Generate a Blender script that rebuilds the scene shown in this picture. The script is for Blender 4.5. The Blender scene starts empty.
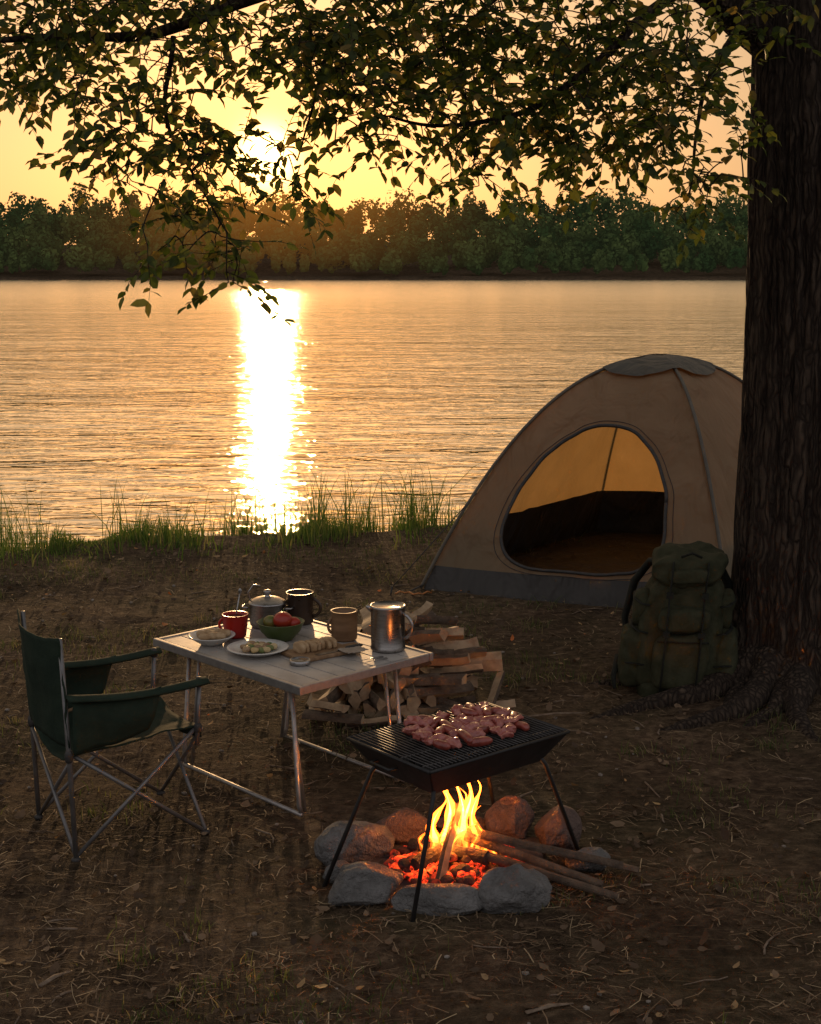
import bpy, bmesh, math, random
import numpy as np
from mathutils import Vector, noise, Matrix, Quaternion
random.seed(7); np.random.seed(7)
R=math.radians
scene=bpy.context.scene
COL=scene.collection
SUN_AZ=-5.7; SUN_EL=4.5
sund=Vector((math.sin(R(SUN_AZ))*math.cos(R(SUN_EL)),math.cos(R(SUN_AZ))*math.cos(R(SUN_EL)),math.sin(R(SUN_EL))))

# ---------------------------------------------------------------- materials
class NT:
    def __init__(s,nt): s.nt=nt; s.n=nt.nodes; s.l=nt.links
    def add(s,t,**k):
        n=s.n.new(t)
        for a,b in k.items(): setattr(n,a,b)
        return n
    def link(s,a,b): s.l.new(a,b)
    def math(s,op,a,b=None,c=None):
        n=s.n.new('ShaderNodeMath'); n.operation=op
        for i,v in enumerate((a,b,c)):
            if v is None: continue
            if isinstance(v,(int,float)): n.inputs[i].default_value=v
            else: s.l.new(v,n.inputs[i])
        return n.outputs[0]
    def mix(s,f,a,b,blend='MIX'):
        n=s.n.new('ShaderNodeMix'); n.data_type='RGBA'; n.blend_type=blend
        for i,v in ((0,f),(6,a),(7,b)):
            if isinstance(v,(int,float)): n.inputs[i].default_value=v
            elif isinstance(v,(tuple,list)): n.inputs[i].default_value=tuple(v)+(1,) if len(v)==3 else v
            else: s.l.new(v,n.inputs[i])
        return n.outputs[2]
    def noise(s,vec,scale,detail=4,rough=.55,dist=0):
        n=s.n.new('ShaderNodeTexNoise'); n.inputs['Scale'].default_value=scale
        n.inputs['Detail'].default_value=detail; n.inputs['Roughness'].default_value=rough
        n.inputs['Distortion'].default_value=dist
        if vec is not None: s.l.new(vec,n.inputs['Vector'])
        return n.outputs['Fac']
    def ramp(s,fac,stops):
        n=s.n.new('ShaderNodeValToRGB'); cr=n.color_ramp
        while len(cr.elements)<len(stops): cr.elements.new(.5)
        for e,(p,c) in zip(cr.elements,stops):
            e.position=p; e.color=tuple(c)+(1,) if len(c)==3 else c
        s.l.new(fac,n.inputs[0]); return n.outputs[0]
    def mapping(s,vec,scale=(1,1,1),rot=(0,0,0)):
        n=s.n.new('ShaderNodeMapping'); n.inputs['Scale'].default_value=scale; n.inputs['Rotation'].default_value=rot
        s.l.new(vec,n.inputs['Vector']); return n.outputs[0]
    def bump(s,h,strength=.5,dist=.01,normal=None):
        n=s.n.new('ShaderNodeBump'); n.inputs['Strength'].default_value=strength; n.inputs['Distance'].default_value=dist
        s.l.new(h,n.inputs['Height'])
        if normal is not None: s.l.new(normal,n.inputs['Normal'])
        return n.outputs[0]

def newmat(name):
    m=bpy.data.materials.new(name); m.use_nodes=True
    nt=NT(m.node_tree); nt.n.clear()
    out=nt.add('ShaderNodeOutputMaterial')
    return m,nt,out
def pmat(name,c1,c2=None,scale=8,rough=.6,metal=0,bump=.3,bdist=.005,bscale=None,stretch=(1,1,1),transl=0.,spec=.5,contrast=(.35,.65),coat=0,roughvar=.1):
    m,nt,out=newmat(name)
    if c2 is None: c2=tuple(x*.7 for x in c1)
    tc=nt.add('ShaderNodeTexCoord').outputs['Object']
    v=nt.mapping(tc,stretch)
    f=nt.noise(v,scale,4,.6)
    col=nt.ramp(f,[(contrast[0],c1),(contrast[1],c2)])
    b=nt.add('ShaderNodeBsdfPrincipled')
    nt.link(col,b.inputs['Base Color'])
    b.inputs['Metallic'].default_value=metal
    nt.link(nt.math('MULTIPLY_ADD',nt.noise(v,scale*2.3,2),roughvar*2,rough-roughvar),b.inputs['Roughness'])
    b.inputs['Specular IOR Level'].default_value=spec
    if coat: b.inputs['Coat Weight'].default_value=coat
    if bump:
        h=nt.noise(v,(bscale or scale*3),4,.65)
        nt.link(nt.bump(h,bump,bdist),b.inputs['Normal'])
    sh=b.outputs[0]
    if transl:
        t=nt.add('ShaderNodeBsdfTranslucent'); nt.link(col,t.inputs[0])
        mx=nt.add('ShaderNodeMixShader'); mx.inputs[0].default_value=transl
        nt.link(sh,mx.inputs[1]); nt.link(t.outputs[0],mx.inputs[2]); sh=mx.outputs[0]
    nt.link(sh,out.inputs[0])
    return m
def islandmat(name,stops,rough=.7,transl=0.,spec=.3,tboost=1.0):
    m,nt,out=newmat(name)
    g=nt.add('ShaderNodeNewGeometry')
    col=nt.ramp(g.outputs['Random Per Island'],stops)
    b=nt.add('ShaderNodeBsdfPrincipled'); nt.link(col,b.inputs['Base Color'])
    b.inputs['Roughness'].default_value=rough; b.inputs['Specular IOR Level'].default_value=spec
    sh=b.outputs[0]
    if transl:
        t=nt.add('ShaderNodeBsdfTranslucent')
        nt.link(nt.mix(1.0,col,(tboost,tboost,tboost*.6),'MULTIPLY'),t.inputs[0])
        mx=nt.add('ShaderNodeMixShader'); mx.inputs[0].default_value=transl
        nt.link(sh,mx.inputs[1]); nt.link(t.outputs[0],mx.inputs[2]); sh=mx.outputs[0]
    nt.link(sh,out.inputs[0]); return m

# ---------------------------------------------------------------- mesh builder
class MB:
    def __init__(s): s.v=[]; s.f=[]; s.m=[]; s.sm=[]
    def add(s,vs,fs,mi=0,smooth=True):
        o=len(s.v); s.v+= [tuple(v) for v in vs]
        for f in fs: s.f.append(tuple(i+o for i in f)); s.m.append(mi); s.sm.append(smooth)
    def tube(s,pts,rad,n=8,mi=0,flat=None,cap=True):
        pts=[Vector(p) for p in pts]
        if not isinstance(rad,(list,tuple)): rad=[rad]*len(pts)
        vs=[];fs=[]
        up=None
        for i,p in enumerate(pts):
            a=pts[max(i-1,0)]; b=pts[min(i+1,len(pts)-1)]
            d=(b-a)
            if d.length<1e-9: d=Vector((0,0,1))
            d.normalize()
            if up is None:
                up=Vector((0,0,1)) if abs(d.z)<.9 else Vector((1,0,0))
            x=d.cross(up)
            if x.length<1e-6: x=d.orthogonal()
            x.normalize(); y=x.cross(d).normalized(); up=y
            for k in range(n):
                t=2*math.pi*k/n
                ry=rad[i]*(flat if flat else 1)
                vs.append(p+x*math.cos(t)*rad[i]+y*math.sin(t)*ry)
        for i in range(len(pts)-1):
            for k in range(n):
                k2=(k+1)%n
                fs.append((i*n+k,i*n+k2,(i+1)*n+k2,(i+1)*n+k))
        if cap:
            fs.append(tuple(range(n-1,-1,-1))); fs.append(tuple((len(pts)-1)*n+k for k in range(n)))
        s.add(vs,fs,mi)
    def lathe(s,prof,c,n=40,mi=0,caps=True):
        vs=[];fs=[]
        for r,z in prof:
            for k in range(n):
                t=2*math.pi*k/n; vs.append((c[0]+r*math.cos(t),c[1]+r*math.sin(t),c[2]+z))
        for i in range(len(prof)-1):
            for k in range(n):
                k2=(k+1)%n; fs.append((i*n+k,i*n+k2,(i+1)*n+k2,(i+1)*n+k))
        if caps: fs.append(tuple(range(n-1,-1,-1))); fs.append(tuple((len(prof)-1)*n+k for k in range(n)))
        s.add(vs,fs,mi)
    def box(s,c,size,ax=((1,0,0),(0,1,0),(0,0,1)),mi=0):
        c=Vector(c); a=[Vector(x)*sz*.5 for x,sz in zip(ax,size)]
        vs=[c+a[0]*i+a[1]*j+a[2]*k for i in(-1,1) for j in(-1,1) for k in(-1,1)]
        s.add(vs,[(0,1,3,2),(4,6,7,5),(0,4,5,1),(2,3,7,6),(0,2,6,4),(1,5,7,3)],mi,False)
    def grid(s,fn,nu,nv,mi=0):
        vs=[fn(i/nu,j/nv) for i in range(nu+1) for j in range(nv+1)]
        fs=[(i*(nv+1)+j,(i+1)*(nv+1)+j,(i+1)*(nv+1)+j+1,i*(nv+1)+j+1) for i in range(nu) for j in range(nv)]
        s.add(vs,fs,mi)
    def sell(s,c,size,ax=((1,0,0),(0,1,0),(0,0,1)),e=.5,nu=40,nv=24,nz=0,ns=6,mi=0,taper=0):
        c=Vector(c); ax=[Vector(a) for a in ax]; vs=[];fs=[]
        sg=lambda x,p: math.copysign(abs(x)**p,x)
        for i in range(nv+1):
            ph=-math.pi/2+math.pi*i/nv
            for k in range(nu):
                th=2*math.pi*k/nu
                x=sg(math.cos(ph),e)*sg(math.cos(th),e); y=sg(math.cos(ph),e)*sg(math.sin(th),e); z=sg(math.sin(ph),e)
                tp=1-taper*z
                p=c+ax[0]*x*size[0]*.5*tp+ax[1]*y*size[1]*.5*tp+ax[2]*z*size[2]*.5
                if nz:
                    q=noise.noise_vector(p*ns); p=p+q*nz
                    q=noise.noise_vector(p*ns*2.7); p=p+q*nz*.4
                vs.append(p)
        for i in range(nv):
            for k in range(nu):
                k2=(k+1)%nu; fs.append((i*nu+k,i*nu+k2,(i+1)*nu+k2,(i+1)*nu+k))
        s.add(vs,fs,mi)
    def build(s,name,mats,parent=None,origin=(0,0,0),bevel=0,solid=0):
        me=bpy.data.meshes.new(name)
        o=Vector(origin) if parent is None else parent.location
        me.from_pydata([(v[0]-o[0],v[1]-o[1],v[2]-o[2]) for v in s.v],[],s.f)
        me.polygons.foreach_set('material_index',s.m); me.polygons.foreach_set('use_smooth',s.sm)
        for m in (mats if isinstance(mats,(list,tuple)) else [mats]): me.materials.append(m)
        me.update()
        ob=bpy.data.objects.new(name,me); COL.objects.link(ob)
        if parent is None: ob.location=o
        else: ob.parent=parent
        if solid:
            d=ob.modifiers.new('sol','SOLIDIFY'); d.thickness=solid; d.offset=0
        if bevel:
            d=ob.modifiers.new('bev','BEVEL'); d.width=bevel; d.segments=2; d.limit_method='ANGLE'; d.angle_limit=R(40)
        return ob
def empty(name,loc):
    e=bpy.data.objects.new(name,None); e.location=loc; e.empty_display_size=.1; COL.objects.link(e); return e
def fastmesh(name,V,F,mat,smooth=False,parent=None,origin=(0,0,0)):
    me=bpy.data.meshes.new(name); k=F.shape[1]
    o=np.array(parent.location if parent else origin,dtype=float)
    V=V-o
    me.vertices.add(len(V)); me.vertices.foreach_set('co',V.astype(np.float32).ravel())
    me.loops.add(F.size); me.loops.foreach_set('vertex_index',F.astype(np.int32).ravel())
    me.polygons.add(len(F)); me.polygons.foreach_set('loop_start',(np.arange(len(F))*k).astype(np.int32))
    me.polygons.foreach_set('loop_total',np.full(len(F),k,np.int32))
    me.polygons.foreach_set('use_smooth',np.full(len(F),smooth))
    me.materials.append(mat); me.update(calc_edges=True); me.validate()
    ob=bpy.data.objects.new(name,me); COL.objects.link(ob)
    if parent: ob.parent=parent
    else: ob.location=tuple(o)
    return ob
def norm(a): return a/np.maximum(np.linalg.norm(a,axis=1,keepdims=True),1e-9)
def leafmesh(P,D,N,L,W,fold=.25,curl=.15):
    D=norm(D); S=norm(np.cross(D,N)); U=np.cross(S,D)
    loc=[(0,0,0),(0,.5,-fold*.5),(0,1,-curl),(-.8,.22,0),(-.8,.62,0),(.8,.22,0),(.8,.62,0)]
    V=np.zeros((len(P),7,3))
    for i,(a,b,c) in enumerate(loc):
        V[:,i]=P+S*(a*W)[:,None]+D*(b*L)[:,None]+U*(c*(W if i in(1,) else L))[:,None]
    T=np.array([(0,1,3),(1,4,3),(1,2,4),(0,5,1),(1,5,6),(1,6,2)])
    F=(T[None]+ (np.arange(len(P))*7)[:,None,None]).reshape(-1,3)
    return V.reshape(-1,3),F
def smooth(a,b,x):
    t=min(max((x-a)/(b-a),0),1); return t*t*(3-2*t)

# ---------------------------------------------------------------- camera
cam=bpy.data.cameras.new('camera'); co=bpy.data.objects.new('camera',cam); COL.objects.link(co)
co.location=(0,0,2.1); co.rotation_euler=(R(90-9.73),0,0)
cam.sensor_fit='VERTICAL'; cam.sensor_height=36; cam.lens=49.2; cam.clip_end=5000; cam.clip_start=.05
scene.camera=co
scene.view_settings.view_transform='Standard'; scene.view_settings.look='None'; scene.view_settings.exposure=0

# ---------------------------------------------------------------- world
w=bpy.data.worlds.new('World'); scene.world=w; w.use_nodes=True
nt=NT(w.node_tree); nt.n.clear()
out=nt.add('ShaderNodeOutputWorld')
sky=nt.add('ShaderNodeTexSky',sky_type='NISHITA'); sky.sun_disc=False
sky.sun_elevation=R(SUN_EL); sky.sun_rotation=R(SUN_AZ); sky.dust_density=3.0; sky.air_density=1.2; sky.ozone_density=1.0
tc=nt.add('ShaderNodeTexCoord')
vn=nt.add('ShaderNodeVectorMath',operation='NORMALIZE'); nt.link(tc.outputs['Generated'],vn.inputs[0])
dp=nt.add('ShaderNodeVectorMath',operation='DOT_PRODUCT'); nt.link(vn.outputs[0],dp.inputs[0]); dp.inputs[1].default_value=sund
ang=nt.math('MULTIPLY',nt.math('ARCCOSINE',nt.math('MINIMUM',dp.outputs['Value'],.9999999)),57.2958)
def gl(width,pw=1.0):
    return nt.math('EXPONENT',nt.math('MULTIPLY',nt.math('POWER',nt.math('DIVIDE',ang,width),pw),-1.0))
core=gl(1.05,2.4); halo=gl(3.2,1.0); wide=gl(52,1.7)
mr=nt.add('ShaderNodeMapRange',interpolation_type='SMOOTHSTEP'); mr.inputs[1].default_value=30; mr.inputs[2].default_value=110; nt.link(ang,mr.inputs[0])
def scalec(f,c):
    n=nt.add('ShaderNodeVectorMath',operation='SCALE'); n.inputs[0].default_value=c; nt.link(f,n.inputs['Scale']); return n.outputs[0]
def addv(a,b):
    n=nt.add('ShaderNodeVectorMath',operation='ADD'); nt.link(a,n.inputs[0]); nt.link(b,n.inputs[1]); return n.outputs[0]
g=addv(addv(scalec(core,(8,4.8,1.5)),scalec(halo,(1.0,.30,-.01))),addv(scalec(wide,(.51,.385,.215)),scalec(mr.outputs[0],(.37,.36,.375))))
b1=nt.add('ShaderNodeBackground'); b1.inputs[1].default_value=.032
tint=nt.mix(1.0,sky.outputs[0],(1.0,.80,1.0),'MULTIPLY'); nt.link(tint,b1.inputs[0])
b2=nt.add('ShaderNodeBackground'); b2.inputs[1].default_value=1.0; nt.link(g,b2.inputs[0])
ad=nt.add('ShaderNodeAddShader'); nt.link(b1.outputs[0],ad.inputs[0]); nt.link(b2.outputs[0],ad.inputs[1]); nt.link(ad.outputs[0],out.inputs[0])

sl=bpy.data.lights.new('sun','SUN'); sl.energy=1.6; sl.angle=R(1.2); sl.color=(1,.60,.28)
so=bpy.data.objects.new('sun',sl); COL.objects.link(so); so.rotation_euler=sund.to_track_quat('Z','Y').to_euler(); so.location=(0,0,30)

# ---------------------------------------------------------------- ground
def shoreY(x): 
    xx=min(max(x,-8),8)
    return 12.3+.33*xx+.35*noise.noise(Vector((x*.7,3.3,0)))
TX,TY=2.01,7.05
def gh(x,y):
    n=.018*noise.noise(Vector((x*1.3,y*1.3,0)))+.008*noise.noise(Vector((x*6,y*6,2)))
    if -20<x<20 and 0<y<14: n+=.004*noise.noise(Vector((x*22,y*22,5)))
    z=n
    s=shoreY(x)
    z-=.75*smooth(s-.9,s+1.0,y)
    z-=1.5*smooth(s+1,s+15,y)
    z+=3.1*smooth(424,440,y)
    z+=12*smooth(440,540,y)+ (smooth(440,700,y)*6*noise.noise(Vector((x*.008,y*.008,9))))
    d=math.hypot(x-TX,y-TY); z+=.10*math.exp(-(d/.55)**2)
    return z
def axis(dense0,dense1,st,far0,far1,g=1.18):
    a=list(np.arange(dense0,dense1,st)); s=st; x=a[-1]
    while x<far1: s*=g; x+=s; a.append(x)
    s=st; x=a[0]; pre=[]
    while x>far0: s*=g; x-=s; pre.append(x)
    return pre[::-1]+a
xs=axis(-4.2,4.2,.04,-1500,1500); ys=axis(3.2,13.6,.04,-400,400)+list(np.arange(410,560,6))+[600,700,900,1300,2000]
ys=sorted(set(round(y,4) for y in ys if not(400<y<410)))
V=np.array([(x,y,gh(x,y)) for x in xs for y in ys]); ny=len(ys); nx=len(xs)
ii,jj=np.meshgrid(np.arange(nx-1),np.arange(ny-1),indexing='ij'); q=(ii*ny+jj).ravel()
F=np.stack([q,q+ny,q+ny+1,q+1],1)
m,nt,out=newmat('soil')
pos=nt.add('ShaderNodeNewGeometry').outputs['Position']
n1=nt.noise(pos,1.1,4,.6); n2=nt.noise(pos,14,5,.7); n3=nt.noise(pos,70,3,.7)
c=nt.ramp(n2,[(.3,(.030,.020,.013)),(.5,(.076,.051,.033)),(.72,(.17,.12,.078))])
c=nt.mix(nt.math('MULTIPLY',n3,.6),c,nt.mix(1.0,c,(1.9,1.75,1.5),'MULTIPLY'))
patch=nt.ramp(n1,[(.42,(0,0,0)),(.62,(1,1,1))])
c=nt.mix(nt.math('MULTIPLY',patch,.55),c,nt.mix(.5,c,(.048,.056,.020)))
c=nt.mix(1.0,c,nt.ramp(nt.noise(pos,.9,4,.6),[(.35,(.52,.52,.52)),(.65,(1.25,1.25,1.25))]),'MULTIPLY')
for k,(ro,sc) in enumerate([((0,0,.5),(6,120,1)),((0,0,2.2),(6,110,1))]):
    f=nt.noise(nt.mapping(pos,sc,ro),1.0,2,.5,.4)
    f=nt.ramp(f,[(.64,(0,0,0)),(.70,(1,1,1))])
    c=nt.mix(nt.math('MULTIPLY',f,.55),c,(.20,.14,.08))
b=nt.add('ShaderNodeBsdfPrincipled'); nt.link(c,b.inputs['Base Color']); b.inputs['Roughness'].default_value=.95; b.inputs['Specular IOR Level'].default_value=.1
hh=nt.math('ADD',nt.math('MULTIPLY',n2,1.0),nt.math('MULTIPLY',n3,.35))
nt.link(nt.bump(hh,1.0,.04),b.inputs['Normal']); nt.link(b.outputs[0],out.inputs[0])
fastmesh('ground',V,F,m,True)

# ---------------------------------------------------------------- water
m,nt,out=newmat('lake_water')
pos=nt.add('ShaderNodeNewGeometry').outputs['Position']
wv=nt.noise(nt.mapping(pos,(1.3,3.6,1),(0,0,.06)),1.0,3,.55,.8)
wv2=nt.noise(nt.mapping(pos,(.35,.9,1),(0,0,-.1)),1.0,2,.5,.3)
wv3=nt.noise(nt.mapping(pos,(.06,.16,1),(0,0,.1)),1.0,2,.5,.3)
h=nt.math('ADD',nt.math('MULTIPLY',wv,1.35),nt.math('MULTIPLY',wv2,2.4)); h=nt.math('ADD',h,nt.math('MULTIPLY',wv3,6))
b=nt.add('ShaderNodeBsdfPrincipled'); b.inputs['Base Color'].default_value=(.07,.062,.045,1)
b.inputs['IOR'].default_value=1.6
sx=nt.add('ShaderNodeSeparateXYZ'); nt.link(pos,sx.inputs[0])
rg=nt.add('ShaderNodeMapRange'); rg.inputs[1].default_value=10; rg.inputs[2].default_value=160; rg.inputs[3].default_value=.05; rg.inputs[4].default_value=.18
bpn=nt.bump(h,1.0,.036)
nt.link(sx.outputs[1],rg.inputs[0]); nt.link(rg.outputs[0],b.inputs['Roughness']); nt.link(bpn,b.inputs['Normal'])
gs=nt.add('ShaderNodeBsdfGlossy'); gs.inputs[0].default_value=(.97,.95,.86,1); nt.link(rg.outputs[0],gs.inputs['Roughness']); nt.link(bpn,gs.inputs['Normal'])
mx=nt.add('ShaderNodeMixShader'); mx.inputs[0].default_value=.80; nt.link(b.outputs[0],mx.inputs[1]); nt.link(gs.outputs[0],mx.inputs[2]); nt.link(mx.outputs[0],out.inputs[0])
mb=MB()
xs2=[-1400,-300,-60,-12,12,60,300,1400]; ys2=[8.5,13,20,40,100,250,434]
mb.grid(lambda u,v:(xs2[round(u*7)],ys2[round(v*6)],-.30),7,6)
mb.build('lake_water',m)

# ---------------------------------------------------------------- distant trees
m,nt,out=newmat('distant_foliage')
gg=nt.add('ShaderNodeNewGeometry')
f=nt.noise(gg.outputs['Position'],.06,2,.6); f2=gg.outputs['Random Per Island']
c=nt.mix(nt.ramp(f,[(.4,(0,0,0)),(.6,(1,1,1))]),(.028,.060,.020),(.080,.11,.036)); c=nt.mix(f2,c,nt.mix(1.0,c,(1.6,1.6,1.4),'MULTIPLY'))
d=nt.add('ShaderNodeBsdfDiffuse'); nt.link(c,d.inputs[0]); t=nt.add('ShaderNodeBsdfTranslucent'); nt.link(c,t.inputs[0])
mx=nt.add('ShaderNodeMixShader'); mx.inputs[0].default_value=.25; nt.link(d.outputs[0],mx.inputs[1]); nt.link(t.outputs[0],mx.inputs[2])
# evening haze painted onto the foliage as faint emission, warmer under the sun
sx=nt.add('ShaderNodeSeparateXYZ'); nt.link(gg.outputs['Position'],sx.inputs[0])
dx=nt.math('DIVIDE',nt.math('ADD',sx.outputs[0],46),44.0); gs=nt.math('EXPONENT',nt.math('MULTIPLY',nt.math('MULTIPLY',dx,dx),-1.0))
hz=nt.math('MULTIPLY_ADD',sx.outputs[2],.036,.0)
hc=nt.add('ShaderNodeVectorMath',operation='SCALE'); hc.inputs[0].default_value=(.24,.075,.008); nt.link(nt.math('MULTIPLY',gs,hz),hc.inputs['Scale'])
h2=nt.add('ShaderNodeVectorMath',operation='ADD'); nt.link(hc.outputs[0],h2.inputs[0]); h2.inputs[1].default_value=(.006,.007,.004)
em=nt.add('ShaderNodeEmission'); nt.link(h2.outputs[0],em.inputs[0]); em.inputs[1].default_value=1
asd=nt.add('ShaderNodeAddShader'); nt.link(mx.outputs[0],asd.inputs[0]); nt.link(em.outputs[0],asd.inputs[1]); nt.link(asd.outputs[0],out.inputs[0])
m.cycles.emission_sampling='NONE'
PV=[];rs=np.random.RandomState(3)
for row,(y0,y1,cnt,hm) in enumerate([(437,444,130,9),(446,458,125,15),(465,480,125,17),(490,505,125,18),(520,540,120,20)]):
    for k in range(cnt):
        x=-330+660*(k+rs.rand())/cnt; y=y0+(y1-y0)*rs.rand(); hgt=hm*(.72+.45*rs.rand())*(1.10 if x<-70 else 1.0); wd=hgt*(.24+.20*rs.rand()); z0=gh(x,y)
        n=480
        lob=norm(rs.randn(14,3))*np.array([.62,.62,.62])*(.4+.55*rs.rand(14,1))
        pick=rs.randint(0,14,n)
        u=norm(rs.randn(n,3))*(.30+.12*rs.rand(n,1))
        cone=1.0-.30*rs.rand()*np.clip((lob[pick][:,2:3]+u[:,2:3]),0,1)
        p=(lob[pick]+u)*np.array([wd,wd,hgt*.47])
        p[:,:2]*=cone
        p=p+np.array([x,y,z0+hgt*.52])
        p[:,2]=np.maximum(p[:,2],z0+.2)
        s=(.28+.58*rs.rand(n,1))
        nrm=norm(u+rs.randn(n,3)*.14)
        a=norm(np.cross(nrm,rs.randn(n,3))); b_=np.cross(nrm,a)
        PV.append(np.stack([p-a*s-b_*s*.6,p+a*s-b_*s*.5,p+a*s*.8+b_*s*.6,p-a*s*.9+b_*s*.7],1))
PV=np.concatenate(PV); V=PV.reshape(-1,3); F=np.arange(len(V)).reshape(-1,4)
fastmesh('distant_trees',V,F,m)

# ---------------------------------------------------------------- tree
TREE=empty('tree',(TX,TY,0))
tb=MB()
def trunk():
    vs=[];fs=[];n=200;zs=[];z=-.15
    while z<6.2: zs.append(z); z+=.018 if z<3.8 else .15
    for z in zs:
        cx=TX+.02*math.sin(z*1.1)-.006*z; cy=TY+.02*math.cos(z*1.3)
        r0=.345-.006*max(z,0)
        if z>3.6: r0-=.04*(z-3.6)
        fl=math.exp(-max(z,0)/.22)
        for k in range(n):
            th=2*math.pi*k/n
            lob=.5+.5*math.cos(th*5+1.2+.6*math.sin(th*2))
            r=r0*(1+fl*(.10+.50*lob**1.5))
            d=Vector((math.cos(th),math.sin(th),0))
            q=Vector((d.x*8.5,d.y*8.5,z*.75))
            rid=abs(noise.noise(q+noise.noise_vector(q*.7)*.6)); rid2=abs(noise.noise(Vector((d.x*19,d.y*19,z*2.4))))
            r+=-.028*(1-min(rid*3.0,1))**1.5+.022*rid2+.012*noise.noise(Vector((d.x*2,d.y*2,z)))
            vs.append((cx+d.x*r,cy+d.y*r,z))
    for i in range(len(zs)-1):
        for k in range(n): k2=(k+1)%n; fs.append((i*n+k,i*n+k2,(i+1)*n+k2,(i+1)*n+k))
    tb.add(vs,fs)
trunk()
def root(a,l,r0,bend,seed):
    pts=[];rad=[];p=Vector((TX+math.cos(a)*.24,TY+math.sin(a)*.24,.07)); N=26
    for i in range(N):
        t=i/(N-1); aa=a+bend*t+.28*math.sin(t*5+seed)
        p=p+Vector((math.cos(aa),math.sin(aa),0))*l/N
        rr_=r0*(1-t)**.9+.009
        zz=gh(p.x,p.y)+.40*rr_*(1-.9*t)+.05*(1-t)**3+.008*math.sin(t*11+seed)-.012*t-.004
        pts.append((p.x,p.y,zz)); rad.append(rr_*(1+.12*math.sin(t*17+seed)))
    tb.tube(pts,rad,12)
for a,l,r,bd,sd in [(3.05,.95,.075,.3,0),(3.66,1.25,.085,.15,2),(3.98,1.1,.085,-.2,1),(4.5,.9,.085,.4,3),(5.2,.9,.08,.2,4),(6.0,.8,.09,0,5),(.8,.9,.09,0,2),(1.9,.8,.08,0,1),(3.78,.8,.055,.5,6),(4.2,.8,.065,-.1,7)]:
    root(a,l,r,bd,sd)
m,nt,out=newmat('bark')
pos=nt.add('ShaderNodeTexCoord').outputs['Object']
a1=nt.noise(nt.mapping(pos,(1,1,.12)),30,4,.65,.6); a2=nt.noise(nt.mapping(pos,(1,1,.5)),70,4,.7)
vo=nt.add('ShaderNodeTexVoronoi',feature='DISTANCE_TO_EDGE'); vo.inputs['Scale'].default_value=36
wn=nt.add('ShaderNodeTexNoise'); wn.inputs['Scale'].default_value=6; nt.link(pos,wn.inputs['Vector'])
mp=nt.mapping(pos,(1,1,.10)); av=nt.add('ShaderNodeVectorMath',operation='MULTIPLY_ADD'); nt.link(wn.outputs['Color'],av.inputs[0]); av.inputs[1].default_value=(.08,.08,.03); nt.link(mp,av.inputs[2]); nt.link(av.outputs[0],vo.inputs['Vector'])
cr=nt.ramp(vo.outputs[0],[(.0,(0,0,0)),(.30,(1,1,1))])
c=nt.mix(nt.math('MULTIPLY',cr,.85),(.026,.018,.013),nt.ramp(a1,[(.35,(.056,.040,.028)),(.7,(.155,.11,.075))]))
b=nt.add('ShaderNodeBsdfPrincipled'); nt.link(c,b.inputs['Base Color']); b.inputs['Roughness'].default_value=.9; b.inputs['Specular IOR Level'].default_value=.2
hh=nt.math('ADD',nt.math('MULTIPLY',cr,.5),nt.math('ADD',nt.math('MULTIPLY',a1,.9),nt.math('MULTIPLY',a2,.4)))
nt.link(nt.bump(hh,1.0,.03),b.inputs['Normal']); nt.link(b.outputs[0],out.inputs[0]); BARK=m
tb.build('trunk',BARK,TREE)

br=MB(); nodes=[]
def limb(pts,r0,r1,sub=8):
    P=[Vector(p) for p in pts]; o=[]
    for i in range(len(P)-1):
        p0=P[max(i-1,0)];p1=P[i];p2=P[i+1];p3=P[min(i+2,len(P)-1)]
        for k in range(sub):
            t=k/sub
            o.append(.5*((2*p1)+(p2-p0)*t+(2*p0-5*p1+4*p2-p3)*t*t+(3*p1-p0-3*p2+p3)*t**3))
    o.append(P[-1])
    o=[p+noise.noise_vector(p*3)*.03 for p in o]
    n=len(o); br.tube(o,[r0+(r1-r0)*(i/(n-1))**.8 for i in range(n)],9)
    for p in o: nodes.append(tuple(p))
limb([(2.0,7.05,2.85),(1.7,6.95,3.18),(1.35,6.7,3.38),(.9,6.4,3.52),(.2,6.1,3.48),(-.5,6.0,3.25),(-1.1,5.9,3.06),(-1.8,5.8,3.0)],.12,.008)
limb([(1.3,6.65,3.4),(.98,6.4,3.18),(.8,6.2,2.98),(.54,6.1,2.78),(.2,6.0,2.70),(-.1,5.95,2.74)],.03,.005)
limb([(-.95,5.9,3.06),(-.98,5.85,2.75),(-.88,5.85,2.5),(-.75,5.8,2.25)],.012,.003)
limb([(-.2,6.05,3.3),(-.38,6,2.9),(-.46,6,2.55)],.012,.003)
limb([(1.6,6.8,3.35),(1.35,6.5,3.0),(1.25,6.35,2.7),(1.2,6.3,2.4)],.018,.004)
limb([(.6,6.3,3.45),(.2,6.2,3.1),(-.2,6.1,2.8)],.016,.004)
limb([(2.0,7.05,3.3),(1.5,6.4,3.75),(.6,5.6,3.95),(-.4,5.2,3.9),(-1.6,5.0,3.7)],.10,.02)
limb([(2.0,7.05,4.2),(1.0,7.6,5.2),(-.2,7.9,5.6),(-1.4,8.0,5.5)],.12,.02)
limb([(2.0,7.05,4.0),(3.2,6.4,4.9),(4.4,5.9,5.3)],.13,.02)
limb([(2.0,7.05,4.6),(2.6,8.3,5.6),(2.8,9.6,6.0)],.12,.02)
limb([(2.0,7.05,4.8),(1.9,5.8,5.8),(1.5,4.4,6.0)],.12,.02)
limb([(2.0,7.05,5.5),(2.0,7.1,6.8),(2.0,7.0,7.8)],.14,.02)
LP=[];LD=[];LN=[];LL=[];LW=[]
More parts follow.
